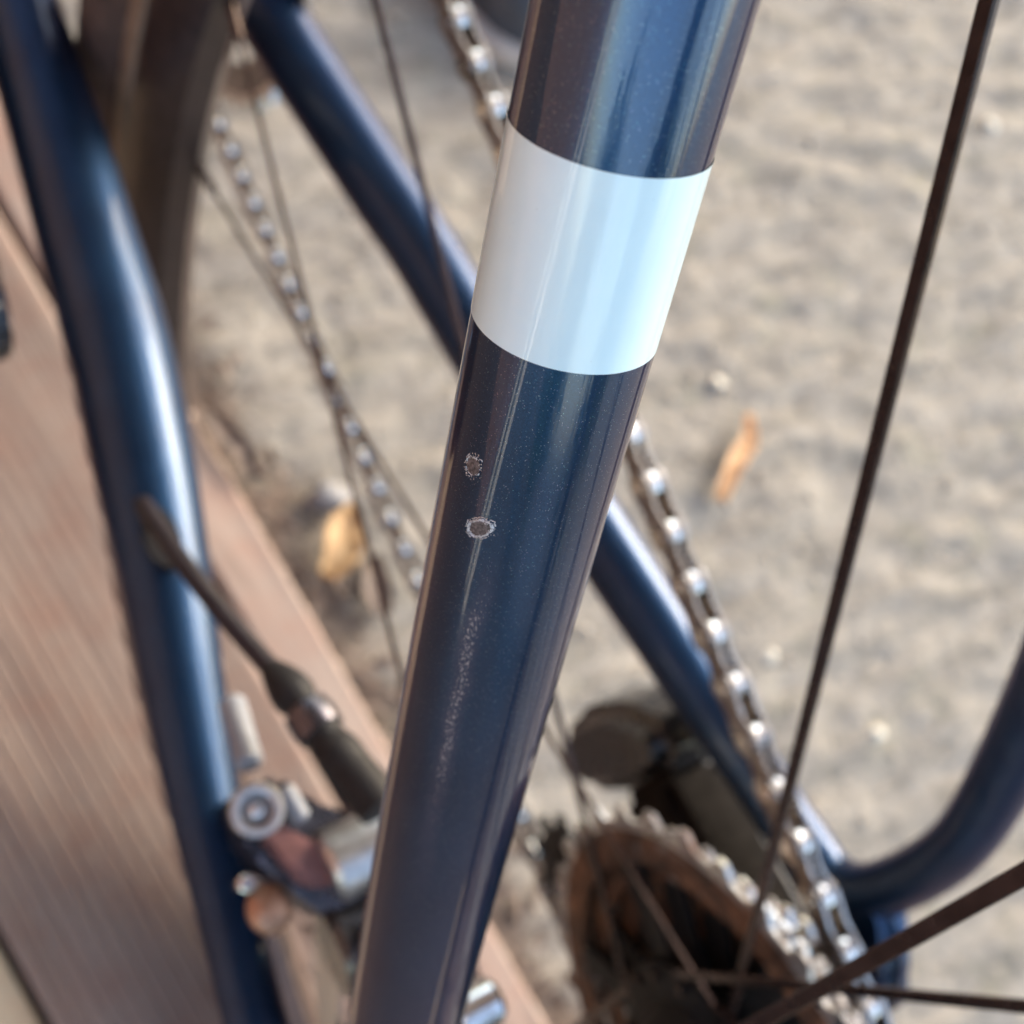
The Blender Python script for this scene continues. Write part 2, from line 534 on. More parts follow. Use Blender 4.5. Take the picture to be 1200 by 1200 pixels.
def litter():
    bm = bmesh.new()
    for i in range(420):
        y = R.uniform(-.25, .62); n_ = .100 + abs(R.gauss(0, .022))
        x = (n_ - .1736 * y) / .985
        s_ = R.uniform(.0015, .0065)
        mtx = Matrix.Translation((x, y, GZ + R.uniform(.002, .006))) @ Matrix.Rotation(R.uniform(0, 6.28), 4, 'Z') @ Matrix.Rotation(R.uniform(-.6, .6), 4, 'X') @ Matrix.Diagonal((s_ * R.uniform(.6, 2.2), s_ * .5, .0006, 1))
        bmesh.ops.create_icosphere(bm, subdivisions=1, radius=1, matrix=mtx)
    tag(finish('leaf_litter', bm, M['litter'], smooth=False), 'crumbled brown leaf litter along the edge of the deck', 'litter', kind='stuff')
litter()

# deck boards: local y runs along the boards, local x across
DECK = axes((0, 0, 0), (.985, .1736, 0), (-.1736, .985, 0))
def board(name, label, x0, x1, grooves, m, z=0, th=.028, seed=1):
    rr = random.Random(seed)
    prof = [(x0 + .003, z - th), (x0, z - th + .003), (x0, z - .003), (x0 + .001, z - .0008), (x0 + .003, z)]
    if grooves:
        pitch, gw, gd = .0072, .0026, .0009
        x = x0 + .006
        while x + gw < x1 - .004:
            prof += [(x, z), (x + .0005, z - gd * .75), (x + gw * .3, z - gd), (x + gw * .7, z - gd), (x + gw - .0005, z - gd * .75), (x + gw, z)]
            x += pitch
    else:
        for k in range(1, 8):
            prof.append((x0 + .003 + (x1 - x0 - .006) * k / 8, z + rr.uniform(-.0006, .0004)))
    prof += [(x1 - .003, z), (x1 - .001, z - .0008), (x1, z - .003), (x1, z - th + .003), (x1 - .003, z - th)]
    bm = bmesh.new()
    ys = [-1.2 + 2.6 * i / 130 for i in range(131)]
    rings = []
    for y in ys:
        rings.append([bm.verts.new((px, y, pz + (.0012 * noise.noise(Vector((px * 40, y * 9, seed))) if pz > z - .004 else 0))) for px, pz in prof])
    n = len(prof)
    for i in range(len(ys) - 1):
        for k in range(n):
            bm.faces.new((rings[i][k], rings[i][(k + 1) % n], rings[i + 1][(k + 1) % n], rings[i + 1][k]))
    bm.faces.new(rings[0]); bm.faces.new(list(reversed(rings[-1])))
    o = finish(name, bm, m, smooth=True, angle=50)
    o.matrix_world = DECK
    tag(o, label, 'board', 'deck boards under the bicycle')
    return o
board('deck_board', 'wide grooved red-brown deck board under the rear wheel', -.1015, .0605, True, M['wood_groove'], seed=2)
board('deck_board', 'narrow pale smooth edge board between grooved deck board and concrete', .0645, .0985, False, M['wood_edge'], seed=5)
board('deck_board', 'fresh yellow wooden board at the lower left corner', -.205, -.1055, False, M['wood_new'], z=-.002, seed=9)

# the house side of the deck: a boarded wall and the porch roof that shade the bicycle from the left and above
wall = empty('house_wall', None, (-1.0, 0, 0))
tag(wall, 'brown boarded house wall to the left of the deck', 'wall')
M['wall'] = wood_material('brown_stained_boards', (.10, .052, .042), (.20, .112, .092), (.26, .158, .13))
me_b = None
for i in range(34):
    if me_b is None:
        bm = bmesh.new()
        plate(bm, [(-.02, -.067), (0, -.067), (.004, -.063), (.004, .063), (0, .067), (-.02, .067)], -.03, 2.55)
        b_o = finish('wall_board', bm, M['wall'], wall, smooth=False); me_b = b_o.data
    else:
        b_o = link(bpy.data.objects.new('wall_board', me_b), wall)
    b_o.location = (R.uniform(-.002, .002), -.15 + i * .138, 0)
bm = bmesh.new()
plate(bm, [(-.021, -.22), (-.12, -.22), (-.12, 4.6), (-.021, 4.6)], -.03, 2.55)
finish('wall_core', bm, M['wall'], wall, smooth=False)
M['white_strip'] = simple('white_strip_paint', (.78, .78, .76), .4, 0, .06, 20)
for y0, y1 in ((-.262, -.235), (-.345, -.300)):  # unseen white strips, added to mirror as thin bright lines in the tube
    bm = bmesh.new()
    plate(bm, [(-.02, y0), (.012, y0), (.012, y1), (-.02, y1)], -.03, 2.5)
    finish('reflected_strip', bm, M['white_strip'], wall, smooth=False)
roof = empty('porch_roof', None, (0, 0, 2.45))
tag(roof, 'boarded porch roof above the deck', 'roof')
me_b = None
for i in range(20):
    if me_b is None:
        bm = bmesh.new()
        plate(bm, [(-.068, -.01), (.068, -.01), (.068, .012), (-.068, .012)], 0, 4.6, Matrix(((1, 0, 0, 0), (0, 0, 1, 0), (0, 1, 0, 0), (0, 0, 0, 1))))
        b_o = finish('roof_board', bm, M['wall'], roof, smooth=False); me_b = b_o.data
    else:
        b_o = link(bpy.data.objects.new('roof_board', me_b), roof)
    b_o.location = (-1.05 + i * .14, 0, .12 - .006 * i)
bm = bmesh.new()
plate(bm, [(-1.12, .15), (1.70, .02), (1.70, .05), (-1.12, .20)], -.05, 4.65, Matrix(((1, 0, 0, 0), (0, 0, 1, 0), (0, 1, 0, 0), (0, 0, 0, 1))))
finish('roof_deck', bm, M['wall'], roof, smooth=False)

# garden shrubs behind the camera, mirrored in the upper part of the tube
M['leaf_green'] = leaf_material('green_leaves', (.022, .060, .012), (.050, .125, .028), (.090, .18, .050))
M['bark'] = simple('brown_bark', (.09, .065, .045), .8, 0, .3, 30)
def shrub(label, c, rx, rz, seed):
    rr = random.Random(seed)
    root = empty('garden_shrub', None, c)
    tag(root, label, 'shrub', 'garden shrubs')
    bm = bmesh.new()
    for i in range(5200):
        a = rr.uniform(0, 6.283); u = rr.uniform(-1, 1); q = rr.random() ** .4
        d = Vector((math.sqrt(1 - u * u) * math.cos(a), math.sqrt(1 - u * u) * math.sin(a), u))
        q *= .75 + .45 * noise.noise(d * 2.2 + Vector((seed, 0, 0)))
        p = Vector((d.x * rx * q, d.y * rx * q, rz * 1.05 + d.z * rz * q))
        if p.z < .12: continue
        mt = Matrix.Translation(p) @ Matrix.Rotation(rr.uniform(0, 6.28), 4, 'Z') @ Matrix.Rotation(rr.uniform(-1.2, 1.2), 4, 'X')
        s_ = rr.uniform(.025, .05)
        vs = [bm.verts.new(mt @ Vector(v)) for v in ((-s_, 0, 0), (0, -s_ * .5, s_ * .15), (s_ * 1.1, 0, 0), (0, s_ * .5, s_ * .15))]
        bm.faces.new(vs)
    finish('crown', bm, M['leaf_green'], root, smooth=False)['kind'] = 'stuff'
    bm = bmesh.new()
    for k in range(5):
        add_cyl(bm, (0, 0, 0), (rr.uniform(-.5, .5) * rx, rr.uniform(-.5, .5) * rx, rz * rr.uniform(.9, 1.4)), .018, .005, seg=8)
    finish('stem', bm, M['bark'], root)
shrub('green garden shrub behind the bicycle, nearer the house', (-1.85, -2.5, GZ), .90, .78, 4)
shrub('green garden shrub behind the bicycle, on the open side', (.66, -2.8, GZ), 1.0, .84, 9)

# ------------------------------------------------------------------ the bicycle
bike = empty('bicycle')
tag(bike, 'dark navy bicycle, its rear frame stays, wheel, chain and brake seen close up from above', 'bicycle')
CAM = Vector((-.1120732, .1030105, .6236362))

# -- left seat stay, the tube in focus
SSP = [(-.03831, .24066, .695), (-.04077, .22364, .67107), (-.0434, .20682, .64714), (-.04615, .19016, .62321), (-.04899, .1736, .59929),
       (-.05188, .15711, .57536), (-.05478, .14063, .55143), (-.05764, .12412, .5275), (-.06043, .10753, .50357), (-.06311, .09082, .47964),
       (-.06565, .07393, .45571), (-.06799, .05683, .43179), (-.07011, .03946, .40786), (-.07196, .02179, .38393), (-.0735, .00375, .36)]
ss = Sweep(SSP, [.0083] * 13 + [.0079, .0072], CAM - Vector((-.0591, .1185, .5194)), n=24)
ss_o = ss.build('seat_stay', M['paint_worn'], bike, seg=96, rows=320)
tag(ss_o, 'navy pearl seat stay with a pale band and two chips, in sharp focus')
bnd = ss.build('paint_band', M['band'], ss_o, s0=.1764, s1=.1936, seg=96, rows=40, lift=.00006, cap=False)
tag(bnd, 'pale icy blue band painted round the tube')

def paint_chip(s, a, w, h, seed, tilt, label, gaps, shear=0):
    """a flake of missing paint: a sunken floor inside a torn, lifted rim"""
    rr = random.Random(seed)
    seg = 96
    ph = [rr.uniform(0, 6.28) for _ in range(5)]
    def rad(k, f):
        th = 2 * math.pi * k / seg
        return 1 + .02 * math.sin(2 * th + ph[0]) + .03 * math.sin(3 * th + ph[1]) + f * .03 * math.sin(7 * th + ph[2]) + f * .025 * math.sin(13 * th + ph[3]) + f * .025 * math.sin(23 * th + ph[4])
    def pt(k, q, f, lift):
        th = 2 * math.pi * k / seg
        r = q * rad(k, f)
        u, v = w * r * math.cos(th), h * r * math.sin(th)
        u, v = u * math.cos(tilt) - v * math.sin(tilt), u * math.sin(tilt) + v * math.cos(tilt)
        return ss.surf(s + v + shear * u, a + u / .0083, lift)
    bm = bmesh.new()
    prev = None
    for q, lift in ((.25, .00005), (.5, .00004), (.86, .00005)):
        ring = [bm.verts.new(pt(k, q, .3, lift + rr.uniform(0, .00001))) for k in range(seg)]
        if prev is None:
            bm.faces.new(ring)
        else:
            for k in range(seg):
                bm.faces.new((prev[k], prev[(k + 1) % seg], ring[(k + 1) % seg], ring[k]))
        prev = ring
    o = finish('paint_chip', bm, M['chip_in'], ss_o)
    tag(o, label)
    # torn rim: broken arcs of lifted, pale paint
    bm = bmesh.new()
    for (q0, q1, lf, keep) in ((.78, .92, .00010, gaps[0] - .1), (.93, 1.04, .00012, gaps[0] + .08), (1.13, 1.22, .00007, gaps[1] + .1)):
        rg = []
        for q, l in ((q0, .00001), ((q0 * 2 + q1) / 3, lf), ((q0 + q1 * 2) / 3, lf * .8), (q1, .00001)):
            rg.append([bm.verts.new(pt(k, q, 1, l * rr.uniform(.7, 1.2))) for k in range(seg)])
        on = [noise.noise(Vector((math.cos(2 * math.pi * k / seg) * 1.6, math.sin(2 * math.pi * k / seg) * 1.6, seed + q0 * 9))) + rr.uniform(-.12, .12) > keep for k in range(seg)]
        for k in range(seg):
            if not on[k]: continue
            for i in range(3):
                bm.faces.new((rg[i][k], rg[i][(k + 1) % seg], rg[i + 1][(k + 1) % seg], rg[i + 1][k]))
    for q in range(70):                 # crumbs of lifted paint round the wound
        th = rr.uniform(0, 6.283); rd = rr.gauss(1.06, .13)
        u, v = w * rd * math.cos(th), h * rd * math.sin(th)
        z_ = rr.uniform(.00004, .00011); sz = rr.uniform(.00003, .00010)
        vs = [bm.verts.new(ss.surf(s + v + shear * u + sz * math.sin(b_), a + (u + sz * math.cos(b_)) / .0083, z_)) for b_ in (th, th + 2.1 + rr.uniform(-.5, .5), th + 4.0)]
        bm.faces.new(vs)
    bmesh.ops.delete(bm, geom=[v for v in bm.verts if not v.link_faces], context='VERTS')
    o2 = finish('chip_rim', bm, M['chip_rim'], ss_o)
    return o
paint_chip(.2062, math.radians(37), .00092, .00112, 3, .2, 'small oval paint chip, the upper of two', (.16, .25), .25)
paint_chip(.2121, math.radians(23), .00128, .00108, 11, 0, 'round ringed paint chip, the lower of two', (-.45, -.05), .5)

# -- right seat stay, chain stays
RSS = [(.0700, .0560, .3412), (.0722, .0370, .3455), (.0734, .0255, .3500), (.0740, .0222, .3600), (.0744, .0242, .3740), (.0746, .0300, .3930), (.0745, .0385, .4095), (.0722, .0570, .4360), (.0675, .0775, .4640), (.0560, .1250, .5280), (.0400, .2346, .6862)]
rs = Sweep(RSS, [.0076, .0076, .0074, .0072, .0070, .0068, .0068, .0070, .0072, .0078, .0083], (-.6, 0, .4), n=8)
tag(rs.build('seat_stay', M['paint'], bike, seg=32), 'far side navy seat stay rising from the dropout behind the spokes')
LCS = [(-.0330, .4100, .2815), (-.0337, .3741, .2880), (-.0363, .3447, .2935), (-.0394, .3016, .3013), (-.0434, .2553, .3093), (-.0462, .2251, .3147), (-.0512, .1920, .3196),
       (-.0562, .1610, .3237), (-.0617, .1324, .3280), (-.0665, .1041, .3315), (-.0699, .0796, .3352), (-.0730, .0555, .3401), (-.0753, .0208, .3462), (-.0755, 0, .3500)]
lc = Sweep(LCS, [.0122, .0123, .0125, .0129, .0134, .0136, .0130, .0114, .0098, .0084, .0073, .0069, .0066, .0066], (0, 0, 1), n=10)
lc_o = lc.build('chain_stay', M['paint'], bike, seg=40)
tag(lc_o, 'navy chain stay at the left, carrying brake cable and caliper')
RCS = [(.0300, .4080, .2830), (.0329, .3741, .2888), (.0394, .3223, .2967), (.0467, .2589, .3079), (.0502, .2324, .3124), (.0557, .1707, .3218), (.0625, .1156, .3305), (.0673, .0786, .3364), (.0706, .0510, .3419), (.0728, .0291, .3460), (.0735, .0100, .3495)]
rc = Sweep(RCS, [.0118, .0118, .0114, .0110, .0108, .0104, .0096, .0086, .0079, .0079, .0085], (0, 0, 1), n=10)
tag(rc.build('chain_stay', M['paint'], bike, seg=32), 'navy chain stay behind the chain, drive side')
# dropouts: hooded plates where the stays meet
for sx, nm in ((1, 'drive side dropout where the far stays join'), (-1, 'near side dropout at the axle end')):
    bm = bmesh.new()
    out = [(-.011, -.010), (.002, -.014), (.018, -.013), (.030, -.006), (.030, .006), (.026, .020), (.016, .022), (.000, .014), (-.010, .004)]
    plate(bm, out, -.0050, .0050, axes((sx * .0732, 0, .35), (0, 1, 0), (0, 0, 1)))
    bevel_all(bm, .0035, 3)
    tag(finish('dropout', bm, M['paint'], bike), nm)
# seat tube, bottom bracket
st = Sweep([(0, .419, .29), (0, .34, .55), (0, .275, .77)], [.0165, .0165, .0160], (0, -1, 0), n=6)
st.build('seat_tube', M['paint'], bike, seg=32)
bm = bmesh.new(); add_cyl(bm, (-.036, .419, .286), (.036, .419, .286), .0215, seg=32, bev=.002)
finish('bottom_bracket_shell', bm, M['paint'], bike)

# -- wheel
def tyre():
    bm = bmesh.new()
    rt, rc_ = .0195, .3305
    prof = []
    for i in range(29):
        a = math.radians(-128 + 256 * i / 28)
        prof.append((rt * math.sin(a), rc_ + rt * math.cos(a)))
    prof += [(.010, .313), (-.010, .313)]
    lathe_x(bm, prof, 180, closed=True)
    o = finish('tyre', bm, M['tyre'], bike, angle=60)
    tag(o, 'dusty brown black tyre seen between the chain stays')
    bm = bmesh.new()
    pr = [(-.0085, .3480), (-.0075, .3510), (-.0025, .3516), (-.0015, .3490)]
    lathe_x(bm, pr, 180)
    finish('tread_rib', bm, M['tyre_rib'], o)
    return o
tyre_o = tyre()
bm = bmesh.new()
lathe_x(bm, [(-.0125, .314), (-.0125, .306), (-.0095, .296), (-.004, .291), (.004, .291), (.0095, .296), (.0125, .306), (.0125, .314), (.009, .312), (.009, .304), (-.009, .304), (-.009, .312)], 160, closed=True)
rim_o = finish('rim', bm, M['rim'], bike)
tag(rim_o, 'brown black rim inside the tyre')
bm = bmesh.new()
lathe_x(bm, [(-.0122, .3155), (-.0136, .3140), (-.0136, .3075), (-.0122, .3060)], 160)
finish('rim_highlight', bm, M['rim_highlight'], rim_o)  # lighter strip painted as the highlight along the rim's edge
LEAN = Matrix.Translation((0, 0, .35)) @ Matrix.Rotation(math.radians(3.2), 4, 'Y') @ Matrix.Translation((-.001, 0, -.35))
for o in (tyre_o, rim_o):
    o.matrix_local = LEAN
# hub
bm = bmesh.new()
lathe_x(bm, [(-.046, .004), (-.046, .012), (-.040, .0135), (-.036, .017), (-.032, .026), (-.029, .026), (-.026, .017), (-.012, .0145), (.008, .0165), (.0155, .020), (.0165, .029), (.0185, .029), (.0195, .018), (.0205, .0165), (.052, .0165), (.054, .010), (.054, .004)], 48)
hub = finish('hub', bm, M['black'], bike)
bm = bmesh.new(); add_cyl(bm, (-.071, 0, .35), (.071, 0, .35), .006, seg=20)
finish('axle', bm, M['alloy'], hub)
bm = bmesh.new(); add_cyl(bm, (-.0885, 0, .35), (-.0800, 0, .35), .0105, seg=28, bev=.0018)
finish('axle_cap', bm, M['steel'], hub)

# spokes: (side, angle on the flange, angle on the rim); a two-cross wheel
def spoke(side, hr, rr, r=.00100, label=None):
    xf, rf = (-.0305, .0235) if side < 0 else (.0175, .0265)
    a = Vector((xf, rf * math.cos(math.radians(hr)), .35 + rf * math.sin(math.radians(hr))))
    b = Vector((0, .294 * math.cos(math.radians(rr)), .35 + .294 * math.sin(math.radians(rr))))
    bm = bmesh.new()
    d = (b - a).normalized()
    w1 = (Vector((1, 0, 0)) - d * d.x).normalized()
    # an aero blade: wide in the wheel's plane, thin across it, with rounded corners
    hw, ht, c_ = r * 1.12, r * .55, r * .25
    sec = [(hw, ht - c_), (hw - c_, ht), (-hw + c_, ht), (-hw, ht - c_), (-hw, -ht + c_), (-hw + c_, -ht), (hw - c_, -ht), (hw, -ht + c_)]
    plate(bm, sec, 0, (b - a).length - .012, axes(a, d.cross(w1), w1) if d.cross(w1).cross(w1).dot(d) > 0 else axes(a, -d.cross(w1), w1))
    add_cyl(bm, b - d * .014, b + d * .002, r * 1.75, seg=10)       # nipple
    add_cyl(bm, a - Vector((.003, 0, 0)) , a + Vector((.003, 0, 0)), r * 1.2, seg=8)
    o = finish('spoke', bm, M['spoke'], bike)
    if label: tag(o, label)
    return o
spoke(1, 56, 52, .00108, 'near dark spoke running down the right side of the picture')
spoke(-1, 56, 70, .0011, 'thick dark spoke in the lower right corner')
spoke(1, 0, 82, .00095, 'thin brown spoke near the bottom edge at the right')
spoke(1, 284, 18, .00095)
spoke(-1, 16, 2, .00082)
spoke(1, 66, -12, .00080)
for i in range(19):
    a = 97 + i * 10.6
    spoke(1 if i % 2 else -1, a + (82 if (i // 2) % 2 else -82), a, .00095)

# disc rotor
bm = bmesh.new()
seg = 120
def wav(k): return .0700 + .0012 * math.sin(2 * math.pi * 12 * k / seg)
ri = [(x, [(r0(k) if callable(r0) else r0) for k in range(seg)]) for x, r0 in ((-.0512, wav), (-.0494, wav), (-.0494, .056), (-.0512, .056))]
vr = [[bm.verts.new((x, rr[k] * math.cos(2 * math.pi * k / seg), .35 + rr[k] * math.sin(2 * math.pi * k / seg))) for k in range(seg)] for x, rr in ri]
for i in range(4):
    for k in range(seg):
        bm.faces.new((vr[i][k], vr[i][(k + 1) % seg], vr[(i + 1) % 4][(k + 1) % seg], vr[(i + 1) % 4][k]))
rotor = finish('brake_rotor', bm, M['steel'], bike)
bm = bmesh.new()
for k in range(6):
    th = 2 * math.pi * k / 6
    mtx = Matrix.Translation((-.0503, 0, .35)) @ Matrix.Rotation(th, 4, 'X') @ axes((0, 0, 0), (0, 1, 0), (0, 0, 1))
    plate(bm, [(.018, -.007), (.030, -.001), (.057, .010), (.057, .016), (.030, .007), (.018, .004)], -.0009, .0009, mtx)
lathe_x(bm, [(-.0515, .012), (-.0515, .021), (-.0488, .021), (-.0488, .012)], 40, closed=True)
finish('rotor_carrier', bm, M['alloy_dark'], rotor)

# -- cassette
def gear(bm, x, R_, nt, thick, r_in, tooth=.0045, mi_face=0, mi_tip=1, cy=0, cz=.35):
    pts = []
    for k in range(nt):
        for f, rr in ((.0, R_ - tooth * .5), (.22, R_ - tooth * .45), (.40, R_ + tooth * .45), (.60, R_ + tooth * .45), (.78, R_ - tooth * .45)):
            a = 2 * math.pi * (k + f) / nt
            pts.append((a, rr))
    n = len(pts)
    def ring(xx, rad):
        return [bm.verts.new((xx, cy + (rad or r) * math.cos(a), cz + (rad or r) * math.sin(a))) for a, r in pts]
    rr_ = R_ - tooth * 1.05
    L0, L1, L2 = ring(x - thick / 2, r_in), ring(x - thick / 2, rr_), ring(x - thick * .36, None)
    R2, R1, R0 = ring(x + thick * .36, None), ring(x + thick / 2, rr_), ring(x + thick / 2, r_in)
    seq = [L0, L1, L2, R2, R1, R0]
    for i in range(6):
        A, B = seq[i], seq[(i + 1) % 6]
        for k in range(n):
            f = bm.faces.new((A[k], A[(k + 1) % n], B[(k + 1) % n], B[k]))
            f.material_index = mi_tip if i in (1, 2, 3) else mi_face
cas = empty('cassette', bike)
tag(cas, 'rusty brown cassette of sprockets on the hub')
RAD = [.0655, .0598, .0530, .0472, .0424, .0382, .0345, .0302, .0262]
for i, r in enumerate(RAD):
    bm = bmesh.new()
    x = .0205 + i * .0041
    nt = round(2 * math.pi * r / .0127)
    gear(bm, x, r, nt, .0019, r - .0125 if i < 4 else .018, tooth=.0038)
    if i < 4:      # spider arms from the carrier to the ring
        for k in range(6):
            mtx = Matrix.Translation((x, 0, .35)) @ Matrix.Rotation(2 * math.pi * k / 6 + .2 * i, 4, 'X') @ axes((0, 0, 0), (0, 1, 0), (0, 0, 1))
            plate(bm, [(.016, -.006), (r - .0115, -.0032), (r - .0115, .0042), (.016, .004)], -.0008, .0008, mtx, mi=2)
    s_o = finish('sprocket', bm, [M['rust'], M['rust_tip'], M['black']], cas, angle=30)
bm = bmesh.new()
lathe_x(bm, [(.0195, .0172), (.0195, .0195), (.0545, .0195), (.0560, .0150), (.0560, .0100)], 40)
finish('sprocket_carrier', bm, M['black'], cas)

# -- chainring, cranks
BB = (.419, .286)
bm = bmesh.new()
gear(bm, .0465, .0985, 48, .0030, .083, cy=BB[0], cz=BB[1])
for k in range(5):
    mtx = Matrix.Translation((.0480, BB[0], BB[1])) @ Matrix.Rotation(2 * math.pi * k / 5 + .35, 4, 'X') @ axes((0, 0, 0), (0, 1, 0), (0, 0, 1))
    plate(bm, [(.010, -.013), (.086, -.007), (.086, .007), (.010, .013)], -.0022, .0030, mtx)
cr = finish('chainring', bm, [M['black_gloss'], M['teeth']], bike, angle=30)
tag(cr, 'dark toothed chainring at the front of the chain')
def crank(sx, end, label):
    bm = bmesh.new()
    c0 = Vector((sx * .060, BB[0], BB[1])); c1 = Vector(end)
    d = (c1 - c0); Ln = d.length
    out = []
    for k in range(13):
        a = math.radians(90 + 180 * k / 12); out.append((.019 * math.cos(a), .019 * math.sin(a)))
    for k in range(13):
        a = math.radians(-90 + 180 * k / 12); out.append((Ln + .0130 * math.cos(a), .0130 * math.sin(a)))
    plate(bm, out, -.0065, .0065, axes(c0, d, (0, 0, 1)))
    bevel_all(bm, .0028, 2)
    o = finish('crank_arm', bm, M['black_gloss'], bike, angle=60); tag(o, label)
    w = axes(c0, d, (0, 0, 1)).col[2].to_3d().normalized()
    if w.x * sx < 0: w = -w
    bm = bmesh.new()
    add_cyl(bm, c1 - w * .0072, c1 + w * .012, .0072, seg=20, bev=.001)
    add_cyl(bm, c1 + w * .012, c1 + w * .085, .0090, .0075, seg=20)
    finish('pedal_spindle', bm, M['steel'], o)
    bm = bmesh.new()
    mtx = axes(c1 + w * .058, (0, 1, 0), w)
    plate(bm, [(-.036, -.045), (.036, -.045), (.042, -.030), (.042, .030), (.036, .042), (-.036, .042), (-.042, .030), (-.042, -.030)], -.011, .011, mtx)
    bevel_all(bm, .004, 2)
    finish('pedal', bm, M['black'], o)
crank(-1, (-.0755, .2460, .3010), 'dark crank arm end with a bright spindle at the left edge')
crank(1, (.0755, .5900, .2710), 'crank arm on the chainring side, pointing forward')
bm = bmesh.new(); add_cyl(bm, (-.066, *BB), (.066, *BB), .0120, seg=24)
finish('crank_axle', bm, M['alloy'], bike)

# -- chain
def arc(c, r, a0, a1, n=24):
    return [(c[0] + r * math.cos(math.radians(a0 + (a1 - a0) * i / n)), c[1] + r * math.sin(math.radians(a0 + (a1 - a0) * i / n))) for i in range(n + 1)]
LOW, UPP = (.0365, .2575), (.0000, .2930)
PR = .0225
path = []
path += arc((0, .35), .0345, 225, 90)                      # over the sprocket
path += arc(BB, .0985, 90, -85, 40)                       # round the chainring, front side
path += arc(LOW, PR, 268, 150)                            # under and behind the tension pulley
path += arc(UPP, PR, -40, 60)                             # in front of the guide pulley
path.append(path[0])
def chain():
    ch = empty('chain', bike)
    tag(ch, 'silver bicycle chain with worn links running to the sprockets')
    pitch = .0127
    # link meshes
    def eight(h_end, h_mid):
        o = []
        for k in range(9):
            a = math.radians(90 + 180 * k / 8); o.append((h_end * math.cos(a), h_end * math.sin(a)))
        o.append((pitch / 2, -h_mid))
        for k in range(9):
            a = math.radians(-90 + 180 * k / 8); o.append((pitch + h_end * math.cos(a), h_end * math.sin(a)))
        o.append((pitch / 2, h_mid))
        return o
    def link_mesh(outer):
        bm = bmesh.new()
        ax = axes((0, 0, 0), (0, 1, 0), (0, 0, 1))        # u along y, v along z, w along x
        x = .0024 if outer else .0015
        for s in (-1, 1):
            plate(bm, eight(.0041, .0029), s * x - .0004, s * x + .0004, ax)
        for y in (0, pitch):
            if outer: add_cyl(bm, (-.0031, y, 0), (.0031, y, 0), .0017, seg=10, mi=1)
            else: add_cyl(bm, (-.0011, y, 0), (.0011, y, 0), .0038, seg=16, mi=1, bev=.0004)
        bmesh.ops.recalc_face_normals(bm, faces=bm.faces[:])
        for f in bm.faces: f.smooth = len(f.verts) == 4
        for e in bm.edges:
            if len(e.link_faces) == 2 and e.calc_face_angle(0) > .6: e.smooth = False
        me = bpy.data.meshes.new('chain_link'); bm.to_mesh(me); bm.free()
        me.materials.append(M['chain']); me.materials.append(M['roller'])
        return me
    meshes = [link_mesh(True), link_mesh(False)]
    # walk the path in steps of one pitch
    pts = [Vector((0, *p)) for p in path]
    dense = []
    for a, b in zip(pts, pts[1:]):
        n = max(1, int((b - a).length / .0004))
        dense += [a.lerp(b, i / n) for i in range(n)]
    pins, cur = [dense[0]], dense[0]
    for q in dense:
        if (q - cur).length >= pitch:
            cur = cur + (q - cur).normalized() * pitch
            pins.append(cur)
    for i in range(len(pins) - 1):
        a, b = pins[i], pins[i + 1]
        o = bpy.data.objects.new('chain_link', meshes[i % 2])
        d = (b - a).normalized()
        mtx = axes((.0451, a.y, a.z), (1, 0, 0), d)
        o.matrix_local = mtx @ Matrix.Rotation(R.uniform(-.02, .02), 4, 'Y')
        link(o, ch)
chain()

# -- rear derailleur
der = empty('rear_derailleur', bike)
tag(der, 'black rear derailleur below the cassette')
def pulley(c):
    bm = bmesh.new()
    gear(bm, .0451, PR - .0005, 11, .0026, .005, tooth=.005, mi_tip=0, cy=c[0], cz=c[1])
    o = finish('pulley', bm, M['black'], der, angle=30)
    bm2 = bmesh.new(); add_cyl(bm2, (.039, *c), (.0515, *c), .0042, seg=14, bev=.0006)
    finish('pulley_bolt', bm2, M['steel'], o)
pulley(LOW); pulley(UPP)
for x, r in ((.0405, .0115), (.0500, .0140)):
    bm = bmesh.new()
    d = Vector((0, UPP[0] - LOW[0], UPP[1] - LOW[1]))
    Ln = d.length
    out = [(r * math.cos(math.radians(90 + 180 * k / 10)), r * math.sin(math.radians(90 + 180 * k / 10))) for k in range(11)]
    out += [(Ln + r * math.cos(math.radians(-90 + 180 * k / 10)), r * math.sin(math.radians(-90 + 180 * k / 10))) for k in range(11)]
    plate(bm, out, -.0009, .0009, axes((x, *LOW), d, (0, .6, .8)))
    finish('cage_plate', bm, M['black'], der)
bm = bmesh.new()      # knuckle in front of the sprockets
kn = [(.0630, .268), (.0690, .258), (.0800, .262), (.0880, .278), (.0890, .300), (.0840, .320), (.0760, .332), (.0640, .326), (.0600, .306)]
plate(bm, kn, .052, .078, Matrix(((0, 0, 1, 0), (1, 0, 0, 0), (0, 1, 0, 0), (0, 0, 0, 1))))
bevel_all(bm, .006, 3)
finish('derailleur_body', bm, M['black_gloss'], der, angle=60)
bm = bmesh.new()
plate(bm, [(.066, .322), (.0, .338), (-.012, .322), (.0, .296), (.060, .290)], .052, .074, Matrix(((0, 0, 1, 0), (1, 0, 0, 0), (0, 1, 0, 0), (0, 0, 0, 1))))
bevel_all(bm, .004, 2)
finish('derailleur_arm', bm, M['matte_black'], der, angle=60)

